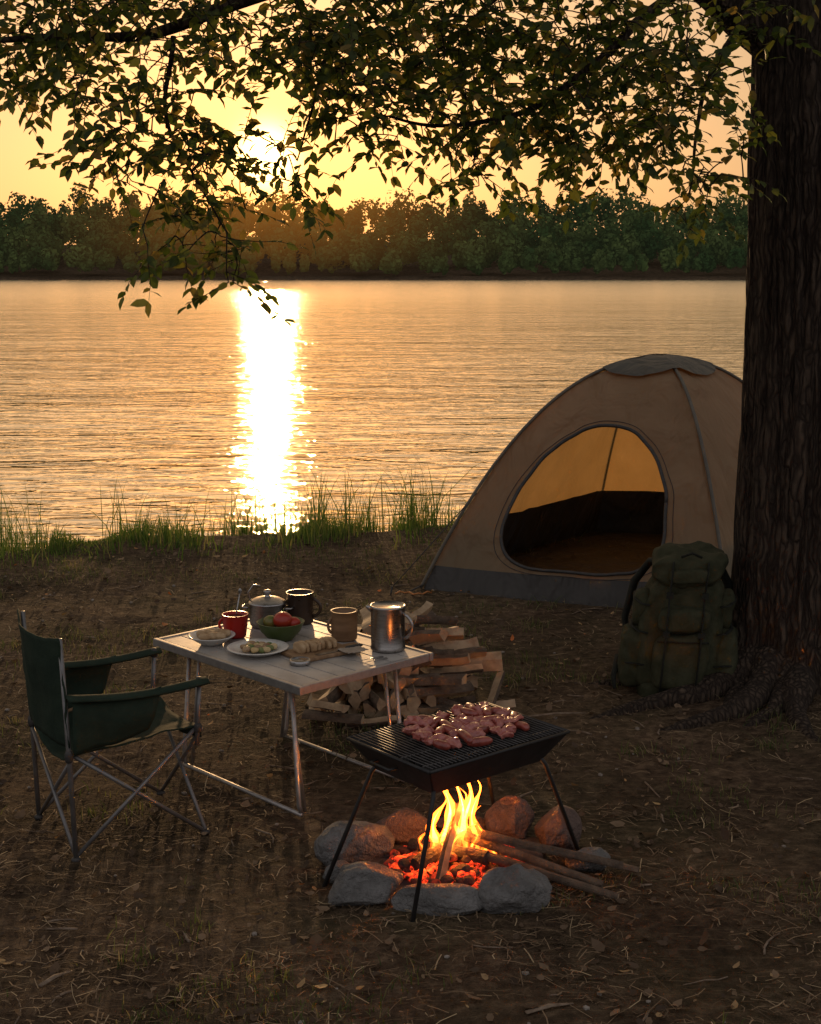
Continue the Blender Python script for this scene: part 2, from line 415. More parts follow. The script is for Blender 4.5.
tw=MB(); rs=np.random.RandomState(11)
def twig(p,d,L,big=1.0,step=.021):
    p=Vector(p); d=Vector(d).normalized(); n=max(4,int(L/.06)); pts=[p.copy()]
    side=1
    for i in range(n):
        d=(d+Vector(rs.randn(3)*.12)+Vector((0,0,-.07))).normalized()
        q=p+d*(L/n)
        m_=max(1,int((L/n)/step/big))
        for j in range(m_):
            t=(j+rs.rand())/m_; b=p.lerp(q,t)
            perp=d.cross(Vector((0,0,1))); 
            if perp.length<.1: perp=Vector((1,0,0))
            perp.normalize(); side=-side
            ld=d*.55+perp*side*(.6+.5*rs.rand())+Vector(rs.randn(3)*.35)+Vector((0,0,-.22))
            l=(.035+.040*rs.rand())*big
            LP.append(b);LD.append(ld);LN.append(Vector(rs.randn(3)*.6)+Vector((0,0,1)));LL.append(l);LW.append(l*(.26+.08*rs.rand()))
        p=q; pts.append(p.copy())
    LP.append(p);LD.append(d);LN.append(Vector((0,0,1)));LL.append(.06*big);LW.append(.017*big)
    tw.tube(pts,[.0024*big*(1-.7*i/n) for i in range(n+1)],4,cap=False)
    for q in pts[::2]: nodes.append(tuple(q))
clumps=[(-1.45,3.14,.36,.24,66),(-1.64,2.90,.18,.13,20),(-1.08,3.10,.45,.22,80),(-1.10,2.74,.24,.17,46),(-.82,2.58,.2,.12,30),(-.92,2.38,.14,.10,15),(-.80,2.20,.10,.07,9),(-.97,2.24,.09,.05,5),(-.76,2.08,.04,.04,4),
(-.48,2.50,.08,.12,12),(-1.24,2.50,.08,.08,4),(-.33,3.10,.42,.22,76),(-.52,2.98,.25,.09,22),(.04,3.12,.42,.20,78),(-.14,2.76,.2,.15,42),(.2,2.74,.28,.14,44),
(.46,3.05,.42,.24,98),(.62,2.70,.25,.13,38),(.91,3.02,.38,.24,98),(.98,2.70,.25,.13,36),(1.2,2.82,.15,.14,28),(1.27,2.55,.08,.12,14),(1.2,2.40,.06,.05,5),(.28,2.51,.06,.05,5),(.66,2.51,.05,.05,5),(1.5,3.2,.2,.12,14),
(-.9,3.5,1.1,.16,60),(.4,3.5,1.1,.16,60)]
tws=[]
for (x,z,rx,rz,n) in clumps:
    for i in range(int(n*1.0)):
        u=norm(rs.randn(1,3))[0]*rs.rand()**.4
        tws.append((x+u[0]*rx,6.0+u[1]*.75+.12*x,z+u[2]*rz,1.0))
big=[(-1.2,5.2,4.0,1.0,.4,40),(.5,5.4,4.2,1.1,.5,40),(-.8,7.8,5.6,1.2,.7,50),(1.0,7.5,5.8,1.2,.9,55),(3.6,6.3,5.2,1.2,.9,55),(2.7,9.0,5.9,1.1,.9,50),(1.6,5.0,6.0,1.1,.8,50),(2.1,7.0,7.6,1.3,.9,65),(3.5,7.6,4.4,.9,.6,28)]
for (x,y,z,r,rz,n) in big:
    for i in range(n):
        u=norm(rs.randn(1,3))[0]*rs.rand()**.4
        tws.append((x+u[0]*r,y+u[1]*r,z+u[2]*rz,1.7))
A=np.array(nodes)
d0=[np.min(np.sum((A-np.array(t[:3]))**2,axis=1)) for t in tws]
order=np.argsort(d0)
for oi in order:
    x,y,z,bg=tws[oi]; A=np.array(nodes); p=np.array((x,y,z))
    j=np.argmin(np.sum((A-p)**2,axis=1)); a=Vector(A[j]); b=Vector(p); dist=(b-a).length
    if dist>.03:
        mid=(a+b)/2+Vector((0,0,.08*dist))+Vector(rs.randn(3)*.05*dist)
        c1=(a+mid)/2+Vector((0,0,.02*dist)); c2=(b+mid)/2+Vector((0,0,.02*dist))
        r=.0032*bg*(1+dist); tw.tube([a,c1,mid,c2,b],[r,r*.9,r*.8,r*.75,r*.7],5,cap=False)
        nodes.append(tuple(mid)); nodes.append(tuple(b))
    d=(b-a); d=d.normalized() if d.length>.01 else Vector((1,0,0))
    d=d*.5+Vector((rs.randn()*.8,rs.randn()*.5,-.12+.3*rs.randn()))
    twig((x,y,z),d,(.15+.18*rs.rand())*(1.5 if bg>1 else 1),bg)
br.build('limbs',BARK,TREE); tw.build('twigs',BARK,TREE)
LEAF=islandmat('leaf',[(0,(.030,.046,.011)),(.45,(.052,.074,.018)),(.8,(.09,.098,.024)),(1,(.17,.115,.033))],rough=.5,transl=.45,spec=.3,tboost=2.5)
V,F=leafmesh(np.array(LP),np.array(LD),np.array(LN),np.array(LL),np.array(LW))
fastmesh('foliage',V,F,LEAF,False,TREE)

# ---------------------------------------------------------------- grasses
def blades(name,P,H,lean,width,mat):
    n=len(P); az=np.random.rand(n)*6.283; S=np.stack([np.cos(az),np.sin(az),0*az],1)
    la=np.random.rand(n)*6.283; Ld=np.stack([np.cos(la),np.sin(la),0*la],1)*(lean*np.abs(np.random.randn(n)))[:,None]
    V=np.zeros((n,7,3))
    for i,(t,wf) in enumerate([(0,1),(.4,.85),(.75,.55)]):
        c=P+np.array([0,0,1])*(H*t)[:,None]+Ld*(H*t*t)[:,None]
        V[:,i*2]=c-S*(width*wf)[:,None]; V[:,i*2+1]=c+S*(width*wf)[:,None]
    V[:,6]=P+np.array([0,0,1])*(H*(1-.12*lean))[:,None]+Ld*H[:,None]
    T=np.array([(0,1,3),(0,3,2),(2,3,5),(2,5,4),(4,5,6)])
    F=(T[None]+(np.arange(n)*7)[:,None,None]).reshape(-1,3)
    return fastmesh(name,V.reshape(-1,3),F,mat)
GRASS=islandmat('grass_blade',[(0,(.045,.085,.018)),(.5,(.090,.145,.033)),(.85,(.15,.175,.052)),(1,(.25,.21,.10))],rough=.6,transl=.42,spec=.3,tboost=2.2)
P=[];H=[]
for i in range(54000):
    x=-5.5+12*random.random(); s=shoreY(x)
    y=s-.55+random.gauss(0,.40)
    pn=noise.noise(Vector((x*1.8,y*1.2,4)))
    if random.random()>.45+1.2*pn: continue
    tall=.05+.13*random.random()
    P.append((x,y,gh(x,y)-.01)); H.append(max(.03,tall*(1.0+1.8*noise.noise(Vector((x*2.2,y,1))))))
for k in range(150):
    x=-5+5.2*random.random()**.85
    if k<=120 and noise.noise(Vector((x*1.3,5,5)))<-.14: continue
    if k>120: x=-1+4*random.random()
    s=shoreY(x); cy=s-.30+random.gauss(0,.24); amp=random.uniform(.20,.70) if k<=120 else random.uniform(.15,.30)
    for i in range(random.randint(6,28)):
        xx=x+random.gauss(0,.08); yy=cy+random.gauss(0,.08)
        P.append((xx,yy,gh(xx,yy)-.02)); H.append(amp*(.45+.65*random.random())+.06)
P=np.array(P);H=np.array(H)
blades('shore_grass',P,H,.36,.003+.0028*np.random.rand(len(P)),GRASS)
P=[];H=[]
for k in range(560):
    x=random.uniform(-3.2,3.6); y=random.uniform(3.3,10.5)
    if noise.noise(Vector((x*.8,y*.8,7)))<-.02: continue
    if math.hypot(x-.17,y-4.7)<.75: continue
    sp=random.uniform(.03,.09)
    for i in range(random.randint(5,40)):
        xx=x+random.gauss(0,sp); yy=y+random.gauss(0,sp)
        P.append((xx,yy,gh(xx,yy)-.004)); H.append(random.uniform(.02,.07))
for i in range(20000):
    x=random.uniform(-3.5,4); y=random.uniform(9.3,11.3) if random.random()<.4 else random.uniform(3.3,4.6)
    if noise.noise(Vector((x*1.1,y*1.1,17)))<.05: continue
    P.append((x,y,gh(x,y)-.004)); H.append(random.uniform(.015,.05))
P=np.array(P);H=np.array(H)
GR2=islandmat('short_grass_blade',[(0,(.040,.065,.018)),(.4,(.075,.105,.03)),(.7,(.13,.135,.05)),(1,(.25,.20,.11))],rough=.6,transl=.35,spec=.3,tboost=1.8)
blades('grass',P,H,.6,.0016+.001*np.random.rand(len(P)),GR2)

# litter
def ghv(x,y): return np.array([gh(a,b) for a,b in zip(x,y)])
n=60000
y=3.2+8.3*np.random.rand(n)**1.25; x=(np.random.rand(n)-.5)*(2.6+y*.75); 
keep=np.array([random.random()<.55+1.1*noise.noise(Vector((a*1.7,b*1.7,31))) for a,b in zip(x,y)]); x=x[keep]; y=y[keep]; n=len(x)
z=ghv(x,y)+.004+.010*np.random.rand(n)
az=np.random.rand(n)*6.283; D=np.stack([np.cos(az),np.sin(az),np.random.randn(n)*.14],1); S=np.stack([-np.sin(az),np.cos(az),0*az],1)
L=(.012+.042*np.random.rand(n)**2)[:,None]; W=(.0008+.0014*np.random.rand(n))[:,None]
p=np.stack([x,y,z],1); bend=S*(np.random.randn(n,1)*.008)
V=np.stack([p-D*L-S*W,p-D*L+S*W,p+bend+S*W+[0,0,.003],p+bend-S*W+[0,0,.003],p+D*L+S*W,p+D*L-S*W],1)
T=np.array([(0,1,2,3),(3,2,4,5)]); F=(T[None]+(np.arange(n)*6)[:,None,None]).reshape(-1,4)
STRAW=islandmat('straw',[(0,(.05,.032,.020)),(.5,(.13,.085,.048)),(.85,(.25,.17,.10)),(1,(.44,.33,.19))],rough=.8,spec=.2)
fastmesh('pine_straw',V.reshape(-1,3),F,STRAW)
n=6500
y=3.2+8*np.random.rand(n); x=(np.random.rand(n)-.5)*(2.6+y*.75)
D=np.random.randn(n,3)*[1,1,.25]; N=np.random.randn(n,3)*.45+[0,0,1]; L=.012+.03*np.random.rand(n)+.025*(np.random.rand(n)>.95) 
V,F=leafmesh(np.stack([x,y,ghv(x,y)+.012],1),D,N,L,L*.34,curl=-.15)
DRY=islandmat('dry_leaf',[(0,(.05,.032,.02)),(.6,(.12,.076,.044)),(.88,(.24,.16,.095)),(.98,(.44,.28,.12)),(1,(.65,.17,.04))],rough=.75,transl=.15,spec=.3)
fastmesh('fallen_leaves',V,F,DRY)
mb=MB()
for i in range(260):
    y=random.uniform(3.3,9.5); x=(random.random()-.5)*(2.6+y*.75); a=random.random()*6.28; L=random.uniform(.04,.18); p=Vector((x,y,gh(x,y)+.006)); pts=[]
    for k in range(5): pts.append(p); a+=random.gauss(0,.25); p=p+Vector((math.cos(a),math.sin(a),0))*L/4; p.z=gh(p.x,p.y)+.007
    r=random.uniform(.002,.005); mb.tube(pts,[r,r,r*.9,r*.8,r*.5],5)
for (x,y,a,L) in [(.33,3.70,.35,.15),(-1.1,3.85,.9,.12),(.55,6.4,.2,.3)]:
    mb.tube([(x,y,.014),(x+math.cos(a)*L*.5,y+math.sin(a)*L*.5,.022),(x+math.cos(a)*L,y+math.sin(a)*L,.014)],[.009,.010,.004],7,flat=.4)
mb.build('fallen_twigs',pmat('twig_wood',(.12,.08,.05),(.26,.19,.13),30,.8))
def rockverts(c,size,seed,yaw=0,sub=3,nf=12):
    bm=bmesh.new(); bmesh.ops.create_icosphere(bm,subdivisions=sub,radius=1); rr=random.Random(seed)
    pl=[(Vector((rr.gauss(0,1),rr.gauss(0,1),rr.gauss(0,1))).normalized(),rr.uniform(.62,.88)) for _ in range(nf)]
    cs,sn=math.cos(yaw),math.sin(yaw); vs=[]
    for v in bm.verts:
        p=v.co.copy()
        for _ in range(2):
            for nrm,d in pl:
                e=p.dot(nrm)-d
                if e>0: p-=nrm*e*.78
        p+=noise.noise_vector(p*1.7+Vector((seed,0,0)))*.09+noise.noise_vector(p*4+Vector((seed,0,0)))*.045+noise.noise_vector(p*11+Vector((seed,0,0)))*.014
        x,y,z=p.x*size[0],p.y*size[1],p.z*size[2]
        vs.append((c[0]+x*cs-y*sn,c[1]+x*sn+y*cs,c[2]+z))
    fs=[tuple(v.index for v in f.verts) for f in bm.faces]; bm.free(); return vs,fs
mb=MB()
for i in range(300):
    y=random.uniform(3.3,10); x=(random.random()-.5)*(2.6+y*.75); s=random.uniform(.004,.017)
    vs,fs=rockverts((x,y,gh(x,y)+s*.2),(s,s*.8,s*.6),i,random.random()*6,1,6); mb.add(vs,fs,0,False)
mb.build('pebbles',pmat('pebble',(.16,.13,.10),(.30,.26,.22),20,.8))

# ---------------------------------------------------------------- tent
TC=Vector((1.75,9.9,0)); Hh=1.5
cA=Vector((.08,9.16,0)); cB=Vector((1.99,8.55,0)); cC=2*TC-cA; cD=2*TC-cB
TENT=empty('dome_tent',TC)
def tp(c1,c2,s,h,off=0):
    r=(max(1-h,0))**(1/2.2)
    a=TC+(c1-TC)*r; b=TC+(c2-TC)*r; p=a.lerp(b,s)
    e=(c2-c1).normalized(); nrm=Vector((e.y,-e.x,0))
    if nrm.dot(((c1+c2)/2-TC))<0: nrm=-nrm
    p=p+nrm*(.11*math.sin(math.pi*s)*max(r,0)*(1-.6*h))
    p.z=Hh*h
    if off:
        q=(p-Vector((TC.x,TC.y,.2))).normalized(); p=p+q*off
    k=1 if 0.02<s<.98 else 0
    return p+noise.noise_vector(p*3.1)*.016*k+noise.noise_vector(Vector((p.x*9,p.y*9,p.z*3)))*.008*k
def fabric(name,c1,c2,transl,zsplit=None,cs=None):
    m,nt,out=newmat(name)
    tc=nt.add('ShaderNodeTexCoord').outputs['Object']
    f=nt.noise(tc,2.2,3,.6); col=nt.ramp(f,[(.3,c1),(.7,c2)])
    if zsplit:
        sx=nt.add('ShaderNodeSeparateXYZ'); nt.link(tc,sx.inputs[0])
        k=nt.math('LESS_THAN',sx.outputs[2],zsplit); col=nt.mix(k,col,cs)
    wv=nt.noise(nt.mapping(tc,(1,1,.35),(.2,.1,.3)),5,3,.5,.5); fi=nt.noise(tc,240,2)
    b=nt.add('ShaderNodeBsdfPrincipled'); nt.link(col,b.inputs['Base Color']); b.inputs['Roughness'].default_value=.62; b.inputs['Specular IOR Level'].default_value=.3
    bp=nt.bump(wv,1.0,.10); bp=nt.bump(fi,.2,.002,bp); nt.link(bp,b.inputs['Normal'])
    t=nt.add('ShaderNodeBsdfTranslucent'); nt.link(nt.mix(1.0,col,(2.5,1.8,.95),'MULTIPLY') if transl>.3 else col,t.inputs[0]) 
    mx=nt.add('ShaderNodeMixShader')
    if zsplit: nt.link(nt.math('MULTIPLY',nt.math('SUBTRACT',1.0,k),transl),mx.inputs[0])
    else: mx.inputs[0].default_value=transl
    nt.link(b.outputs[0],mx.inputs[1]); nt.link(t.outputs[0],mx.inputs[2]); nt.link(mx.outputs[0],out.inputs[0]); return m
TAN=fabric('tent_fabric',(.235,.185,.112),(.29,.23,.145),.42,.16,(.055,.050,.044))
GREY=fabric('tent_floor_fabric',(.045,.04,.036),(.065,.06,.053),.03)
CAPM=fabric('tent_fly_fabric',(.085,.078,.062),(.115,.105,.085),.12)
DARK=pmat('dark_trim',(.03,.028,.026),(.05,.045,.04),30,.6)
mb=MB()
for c1,c2 in ((cB,cC),(cC,cD),(cD,cA)):
    mb.grid(lambda u,v:tp(c1,c2,u,v*.998),30,40)
ctr=(.50,.415); NA=144
def doorpt(a):
    c,s_=math.cos(a),math.sin(a); e=2/2.3 if s_>0 else 2/3.4
    return (ctr[0]+.315*math.copysign(abs(c)**e,c),ctr[1]+(.305 if s_>0 else .29)*math.copysign(abs(s_)**e,s_))
def boundpt(p):
    dx,dy=p[0]-ctr[0],p[1]-ctr[1]; ts=[]
    if dx>1e-9: ts.append((1-ctr[0])/dx)
    if dx<-1e-9: ts.append(-ctr[0]/dx)
    if dy>1e-9: ts.append((.998-ctr[1])/dy)
    if dy<-1e-9: ts.append(-ctr[1]/dy)
    t=min(ts); return (ctr[0]+dx*t,ctr[1]+dy*t)
dps=[doorpt(2*math.pi*k/NA) for k in range(NA)]; bps=[boundpt(p) for p in dps]
for cx_,cy_ in ((0,0),(1,0),(0,.998),(1,.998)):
    j=min(range(NA),key=lambda k:(bps[k][0]-cx_)**2+((bps[k][1]-cy_))**2); bps[j]=(cx_,cy_)
M=16; vs=[];fs=[]
for k in range(NA):
    for j in range(M+1):
        t=j/M; s_=dps[k][0]*(1-t)+bps[k][0]*t; h_=dps[k][1]*(1-t)+bps[k][1]*t
        vs.append(tp(cA,cB,s_,h_))
for k in range(NA):
    k2=(k+1)%NA
    for j in range(M): fs.append((k*(M+1)+j,k2*(M+1)+j,k2*(M+1)+j+1,k*(M+1)+j+1))
mb.add(vs,fs); mb.build('canopy',TAN,TENT)
mb=MB()
loop=[tp(cA,cB,*p,off=.006) for p in dps]+[tp(cA,cB,*dps[0],off=.006)]
mb.tube(loop,.012,6)
loop2=[tp(cA,cB,ctr[0]+(p[0]-ctr[0])*1.09,ctr[1]+(p[1]-ctr[1])*1.07,off=.003) for p in dps]; mb.tube(loop2+[loop2[0]],.0025,5)
mb.build('door_trim',DARK,TENT)
mb=MB()
for c in (cA,cB,cC,cD):
    pts=[]
    for i in range(41):
        h=i/40*.985; r=(1-h)**(1/2.2); p=TC+(c-TC)*r*1.008; p.z=Hh*h+.008; pts.append(p)
    mb.tube(pts,.012,8)
mb.build('pole_sleeves',pmat('pole_sleeve',(.09,.078,.06),(.13,.11,.08),12,.6),TENT)
mb=MB()
for c1,c2 in ((cA,cB),(cB,cC),(cC,cD),(cD,cA)):
    mb.grid(lambda u,v:tp(c1,c2,u,(.955-.035*math.sin(math.pi*u))*(1-v)+v*.999,off=.025),20,12)
mb.build('fly_cap',CAPM,TENT)
mb=MB()
for c1,c2 in ((cB,cC),(cC,cD),(cD,cA)): mb.grid(lambda u,v:tp(c1,c2,u,v*.25+.005,off=-.03),20,8)
mb.grid(lambda u,v:tp(cA,cB,u,v*.10+.005,off=-.03),20,4)
mb.grid(lambda u,v:(cA.lerp(cB,u)*(1-v)+cD.lerp(cC,u)*v)*.98+TC*.02+Vector((0,0,.02+.012*noise.noise(Vector((u*6,v*6,0))))),20,20)
mb.build('floor_tub',GREY,TENT)
mb=MB()
st=Vector((-.12,9.02,0)); mb.tube([st+Vector((-.02,-.02,-.05)),st+Vector((.0,0,.06))],.006,6)
pa=TC+(cA-TC)*((1-.42)**(1/2.2)); pa.z=Hh*.42; mb.tube([pa,st+Vector((0,0,.05))],.0035,5)
pa=TC+(cA-TC)*.99; pa.z=.04; mb.tube([pa,Vector((.0,9.08,.01))],.006,5)
mb.build('guy_line',DARK,TENT)
mb=MB()
pts=[(-.1+.03*i+.0,8.98+.03*math.sin(i),.015+.01*(i%2)) for i in range(9)]; mb.tube(pts,.006,5)
mb.build('peg_strap',pmat('orange_webbing',(.55,.20,.05),(.45,.16,.04),20,.6),TENT)

# ---------------------------------------------------------------- backpack
BP=empty('backpack',(1.36,6.88,0))
O1=pmat('pack_fabric',(.028,.030,.014),(.050,.050,.026),14,.85,bump=.6,bdist=.006,bscale=60,spec=.2)
O2=pmat('pack_straps',(.011,.012,.009),(.020,.021,.015),30,.75,spec=.2)
ux=Vector((.93,-.12,.0)).normalized(); uy=Vector((.12,.93,.12)).normalized(); uz=Vector((.10,.08,1)).normalized()
B0=Vector((1.33,6.84,0))
def bp(a,b,c): return B0+ux*a+uy*b+uz*c
mb=MB(); ax=(ux,uy,uz)
mb.sell(bp(0,0,.31),(.41,.27,.60),ax,.45,64,48,.022,7,0,.05)
mb.sell(bp(0,-.01,.655),(.36,.29,.17),ax,.6,56,30,.026,9)
mb.sell(bp(.0,-.0,.58),(.33,.24,.12),ax,.6,48,24,.024,11)
mb.sell(bp(0,-.145,.22),(.27,.14,.28),ax,.5,48,30,.018,9)
mb.sell(bp(0,-.15,.43),(.25,.09,.12),ax,.5,40,20,.014,11)
mb.sell(bp(-.225,-.02,.20),(.14,.19,.30),ax,.55,40,28,.018,9)
mb.sell(bp(.225,-.02,.20),(.14,.19,.30),ax,.55,40,28,.018,9)
mb.sell(bp(-.205,-.01,.44),(.09,.14,.18),ax,.65,34,24,.014,10)
mb.sell(bp(.205,-.01,.44),(.09,.14,.18),ax,.65,34,24,.014,10)
mb.sell(bp(0,-.03,.05),(.38,.27,.12),ax,.5,40,16,.012,8)
mb.sell(bp(0,-.158,.65),(.19,.05,.07),ax,.5,30,14,.006,12)
mb.build('pack_body',O1,BP)
mb=MB()
for a in (-.085,.085):
    mb.tube([bp(a,-.160,.72),bp(a,-.176,.62),bp(a,-.155,.54),bp(a,-.198,.47),bp(a,-.198,.40),bp(a,-.222,.32),bp(a,-.223,.16),bp(a,-.19,.07)],.013,8,flat=.35)
    mb.box(bp(a,-.170,.555),(.034,.012,.030),ax); mb.box(bp(a,-.215,.375),(.034,.012,.026),ax)
mb.tube([bp(-.125,-.203,.335),bp(0,-.222,.34),bp(.125,-.203,.335)],.005,6)
for c in (.20,.36,.50):
    for sg in (-1,1):
        w0=.290 if c<.34 else .248
        mb.tube([bp(.20*sg,.09,c),bp((w0-.004)*sg,.03,c),bp(w0*sg,-.05,c-.004),bp((w0-.035)*sg,-.118,c-.008),bp(.17*sg,-.135,c-.01)],.009,8,flat=.35)
mb.tube([bp(-.05,-.15,.74),bp(0,-.16,.765),bp(.05,-.15,.74)],.007,6)
mb.build('webbing',O2,BP)
mb=MB()
for sgn in (-1,1):
    mb.tube([bp(.10*sgn,.13,.62),bp(.17*sgn,.22,.60),bp(.24*sgn,.25,.48),bp(.27*sgn,.22,.30),bp(.24*sgn,.15,.14),bp(.17*sgn,.13,.06)],[.02,.03,.035,.03,.018,.012],10,flat=.6)
mb.tube([bp(.2,.1,.12),bp(.30,.03,.10),bp(.33,-.08,.05)],[.03,.028,.012],8,flat=.5)
mb.tube([bp(-.2,.1,.14),bp(-.29,.05,.16),bp(-.31,-.06,.10),bp(-.30,-.10,.05)],[.02,.022,.014,.008],8,flat=.5)
mb.sell(bp(0,.13,.33),(.34,.08,.56),ax,.5,30,20,.006,8)
mb.build('pack_straps',O2,BP)

# ---------------------------------------------------------------- table
tc_=Vector((-.50,5.655,0)); tu=Vector((-.691,.723,0)).normalized(); tv=Vector((tu.y,-tu.x,0)); tz=Vector((0,0,1)); TZ=.565
TABLE=empty('folding_table',tc_)
TOPM=pmat('table_top',(.30,.275,.245),(.47,.43,.38),7,.45,bump=.2,bscale=60,bdist=.002)
ALU=pmat('aluminium_tube',(.32,.30,.28),(.42,.40,.37),30,.45,.7,bump=.05)
mb=MB()
ns=7
for i in range(ns):
    w_=.66/ns; b_=-.33+w_*(i+.5)
    mb.box(tc_+tv*b_+tz*(TZ-.009),(.93,w_-.005,.016),(tu,tv,tz))
mb.build('top_slats',TOPM,TABLE,bevel=.002)
mb=MB()
for sg in (-1,1):
    mb.box(tc_+tv*(.342*sg)+tz*(TZ-.0155),(.985,.020,.034),(tu,tv,tz)); mb.box(tc_+tu*(.479*sg)+tz*(TZ-.0155),(.020,.660,.034),(tu,tv,tz))
mb.build('top_frame',ALU,TABLE,bevel=.003)
mb=MB()
def T(a,b,z): return tc_+tu*a+tv*b+tz*z
for sa in (-1,1):
    a=.37*sa
    mb.tube([T(a*.92,-.27,TZ-.03),T(a*1.05,-.28,.05),T(a*1.06,-.27,.015)],.0095,8)
    mb.tube([T(a*.92,.27,TZ-.03),T(a*1.05,.28,.05),T(a*1.06,.27,.015)],.0095,8)
    mb.tube([T(a*.80,-.25,TZ-.03),T(a*1.03,-.245,.015)],.0075,8); mb.tube([T(a*.80,.25,TZ-.03),T(a*1.03,.245,.015)],.0075,8)
    mb.tube([T(a*.93,-.27,TZ-.06),T(a*.93,.27,TZ-.06)],.007,8)
for b_ in (-.275,.275): mb.tube([T(-.40,b_,.013),T(.40,b_,.013)],.009,8)
mb.build('legs',ALU,TABLE)

# ---------------------------------------------------------------- tableware
STEEL=pmat('brushed_steel',(.32,.305,.29),(.44,.42,.40),18,.30,1.0,bump=.08,bscale=80,bdist=.001,stretch=(1,1,6))
ENAM=pmat('white_enamel',(.55,.52,.47),(.66,.63,.57),12,.3,bump=.05)
def handle(mb,c,ang,r,z0,z1,out,rad,mi=0):
    d=Vector((math.cos(ang),math.sin(ang),0)); c=Vector(c); pts=[]
    for i in range(11):
        t=i/10; z=z0+(z1-z0)*t; pts.append(c+d*(r-.004+out*math.sin(math.pi*t)**.6)+Vector((0,0,z)))
    mb.tube(pts,rad,8,mi)
def vessel(r,h,th=.004,bev=.008,flare=0):
    return [(.0001,.001),(r-bev,0),(r-.002,bev*.4),(r,bev),(r+flare*.5,h*.5),(r+flare,h-.002),(r+flare+.002,h),(r+flare-th,h),(r+flare-th,h*.5),(r-th,.02),(r-.012,.012),(.0001,.011)]
c=(-.628,5.99,TZ); mb=MB()
mb.lathe([(.0001,0),(.07,0),(.078,.01),(.08,.03),(.08,.10),(.084,.103),(.084,.108),(.078,.112),(.06,.122),(.03,.130),(.012,.132),(.010,.142),(.018,.150),(.016,.160),(.0001,.163)],c)
for a in (R(172),R(-8)):
    d=Vector((math.cos(a),math.sin(a),0)); s=Vector((-d.y,d.x,0)); C=Vector(c)+Vector((0,0,.085))
    mb.tube([C+d*.078+s*.028,C+d*.108+s*.024,C+d*.112,C+d*.108-s*.024,C+d*.078-s*.028],.005,8)
mb.tube([Vector(c)+Vector((-.07,.0,.10)),Vector(c)+Vector((-.085,0,.15)),Vector(c)+Vector((-.06,0,.185)),Vector(c)+Vector((-.03,0,.18)),],.0035,6)
mb.build('cooking_pot',STEEL,origin=c)
c=(-.747,5.80,TZ); mb=MB(); mb.lathe(vessel(.046,.100,flare=.010),c,mi=0); handle(mb,c,R(165),.048,.02,.08,.03,.006)
mb.lathe([(.0001,.088),(.046,.088)],c,mi=1,caps=False)
mb.tube([Vector(c)+Vector((-.01,.0,.02)),Vector(c)+Vector((.02,.01,.185))],.003,6,2); mb.sell(Vector(c)+Vector((.022,.01,.195)),(.016,.006,.03),e=1,nu=12,nv=8,mi=2)
mb.build('red_mug',[pmat('red_enamel',(.42,.02,.012),(.36,.015,.01),10,.3,bump=.04),pmat('coffee',(.03,.012,.006),(.04,.02,.01),10,.2,bump=0),STEEL],origin=c)
c=(-.49,6.04,TZ); mb=MB(); mb.lathe(vessel(.058,.140,flare=.003),c); handle(mb,c,R(-10),.058,.03,.115,.04,.008)
mb.build('dark_mug',pmat('dark_glaze',(.035,.022,.015),(.06,.035,.02),10,.3,bump=.1),origin=c)
c=(-.833,5.69,TZ); mb=MB()
mb.lathe([(.0001,.003),(.04,.003),(.045,0),(.05,.004),(.078,.022),(.098,.036),(.10,.038),(.097,.040),(.074,.027),(.045,.010),(.0001,.008)],c)
mb.build('white_bowl',ENAM,origin=c)
BREAD=pmat('bread_crust',(.34,.20,.09),(.52,.36,.20),25,.75,bump=.5,bscale=70)
mb=MB()
for i in range(9):
    a=i*2.4; r=.014*math.sqrt(i)*1.4; mb.sell((c[0]+r*math.cos(a),c[1]+r*math.sin(a),TZ+.040),(.05,.035,.032),e=.9,nu=18,nv=12,nz=.004,ns=30)
mb.build('bread_rolls',BREAD,origin=(c[0],c[1],TZ+.02))
c=(-.625,5.55,TZ); mb=MB()
mb.lathe([(.0001,.002),(.07,.002),(.075,0),(.08,.003),(.095,.015),(.125,.022),(.127,.024),(.124,.026),(.094,.019),(.078,.008),(.0001,.007)],c,56)
mb.build('dinner_plate',ENAM,origin=c)
mb=MB()
for i in range(22):
    a=i*2.4; r=.014*math.sqrt(i); mb.sell((c[0]+r*math.cos(a),c[1]+r*math.sin(a),TZ+.017+.008*random.random()),(.034,.024,.024),e=.9,nu=14,nv=8,nz=.004,ns=30,mi=i%3)
mb.build('plated_food',[pmat('food_egg',(.50,.33,.12),(.62,.48,.26),30,.5),pmat('food_green',(.10,.16,.04),(.2,.2,.06),30,.5),pmat('food_brown',(.22,.11,.05),(.42,.28,.15),30,.5)],origin=c)
c=(-.55,5.76,TZ); mb=MB()
mb.lathe([(.0001,.002),(.045,.002),(.05,0),(.055,.006),(.085,.04),(.10,.075),(.102,.078),(.097,.078),(.08,.044),(.05,.012),(.0001,.010)],c)
mb.build('green_bowl',pmat('green_glaze',(.055,.085,.02),(.08,.11,.03),12,.35,bump=.05),origin=c)
mb=MB(); mb.sell((c[0]+.01,c[1],TZ+.083),(.085,.085,.072),e=1,nu=28,nv=18,nz=.002,ns=12); mb.sell((c[0]-.045,c[1]+.02,TZ+.07),(.062,.062,.058),e=1,nu=24,nv=16,mi=2); mb.sell((c[0]+.055,c[1]+.01,TZ+.068),(.058,.058,.052),e=1,nu=24,nv=16,mi=0)
mb.tube([(c[0]+.01,c[1],TZ+.113),(c[0]+.014,c[1],TZ+.132)],.003,6,1)
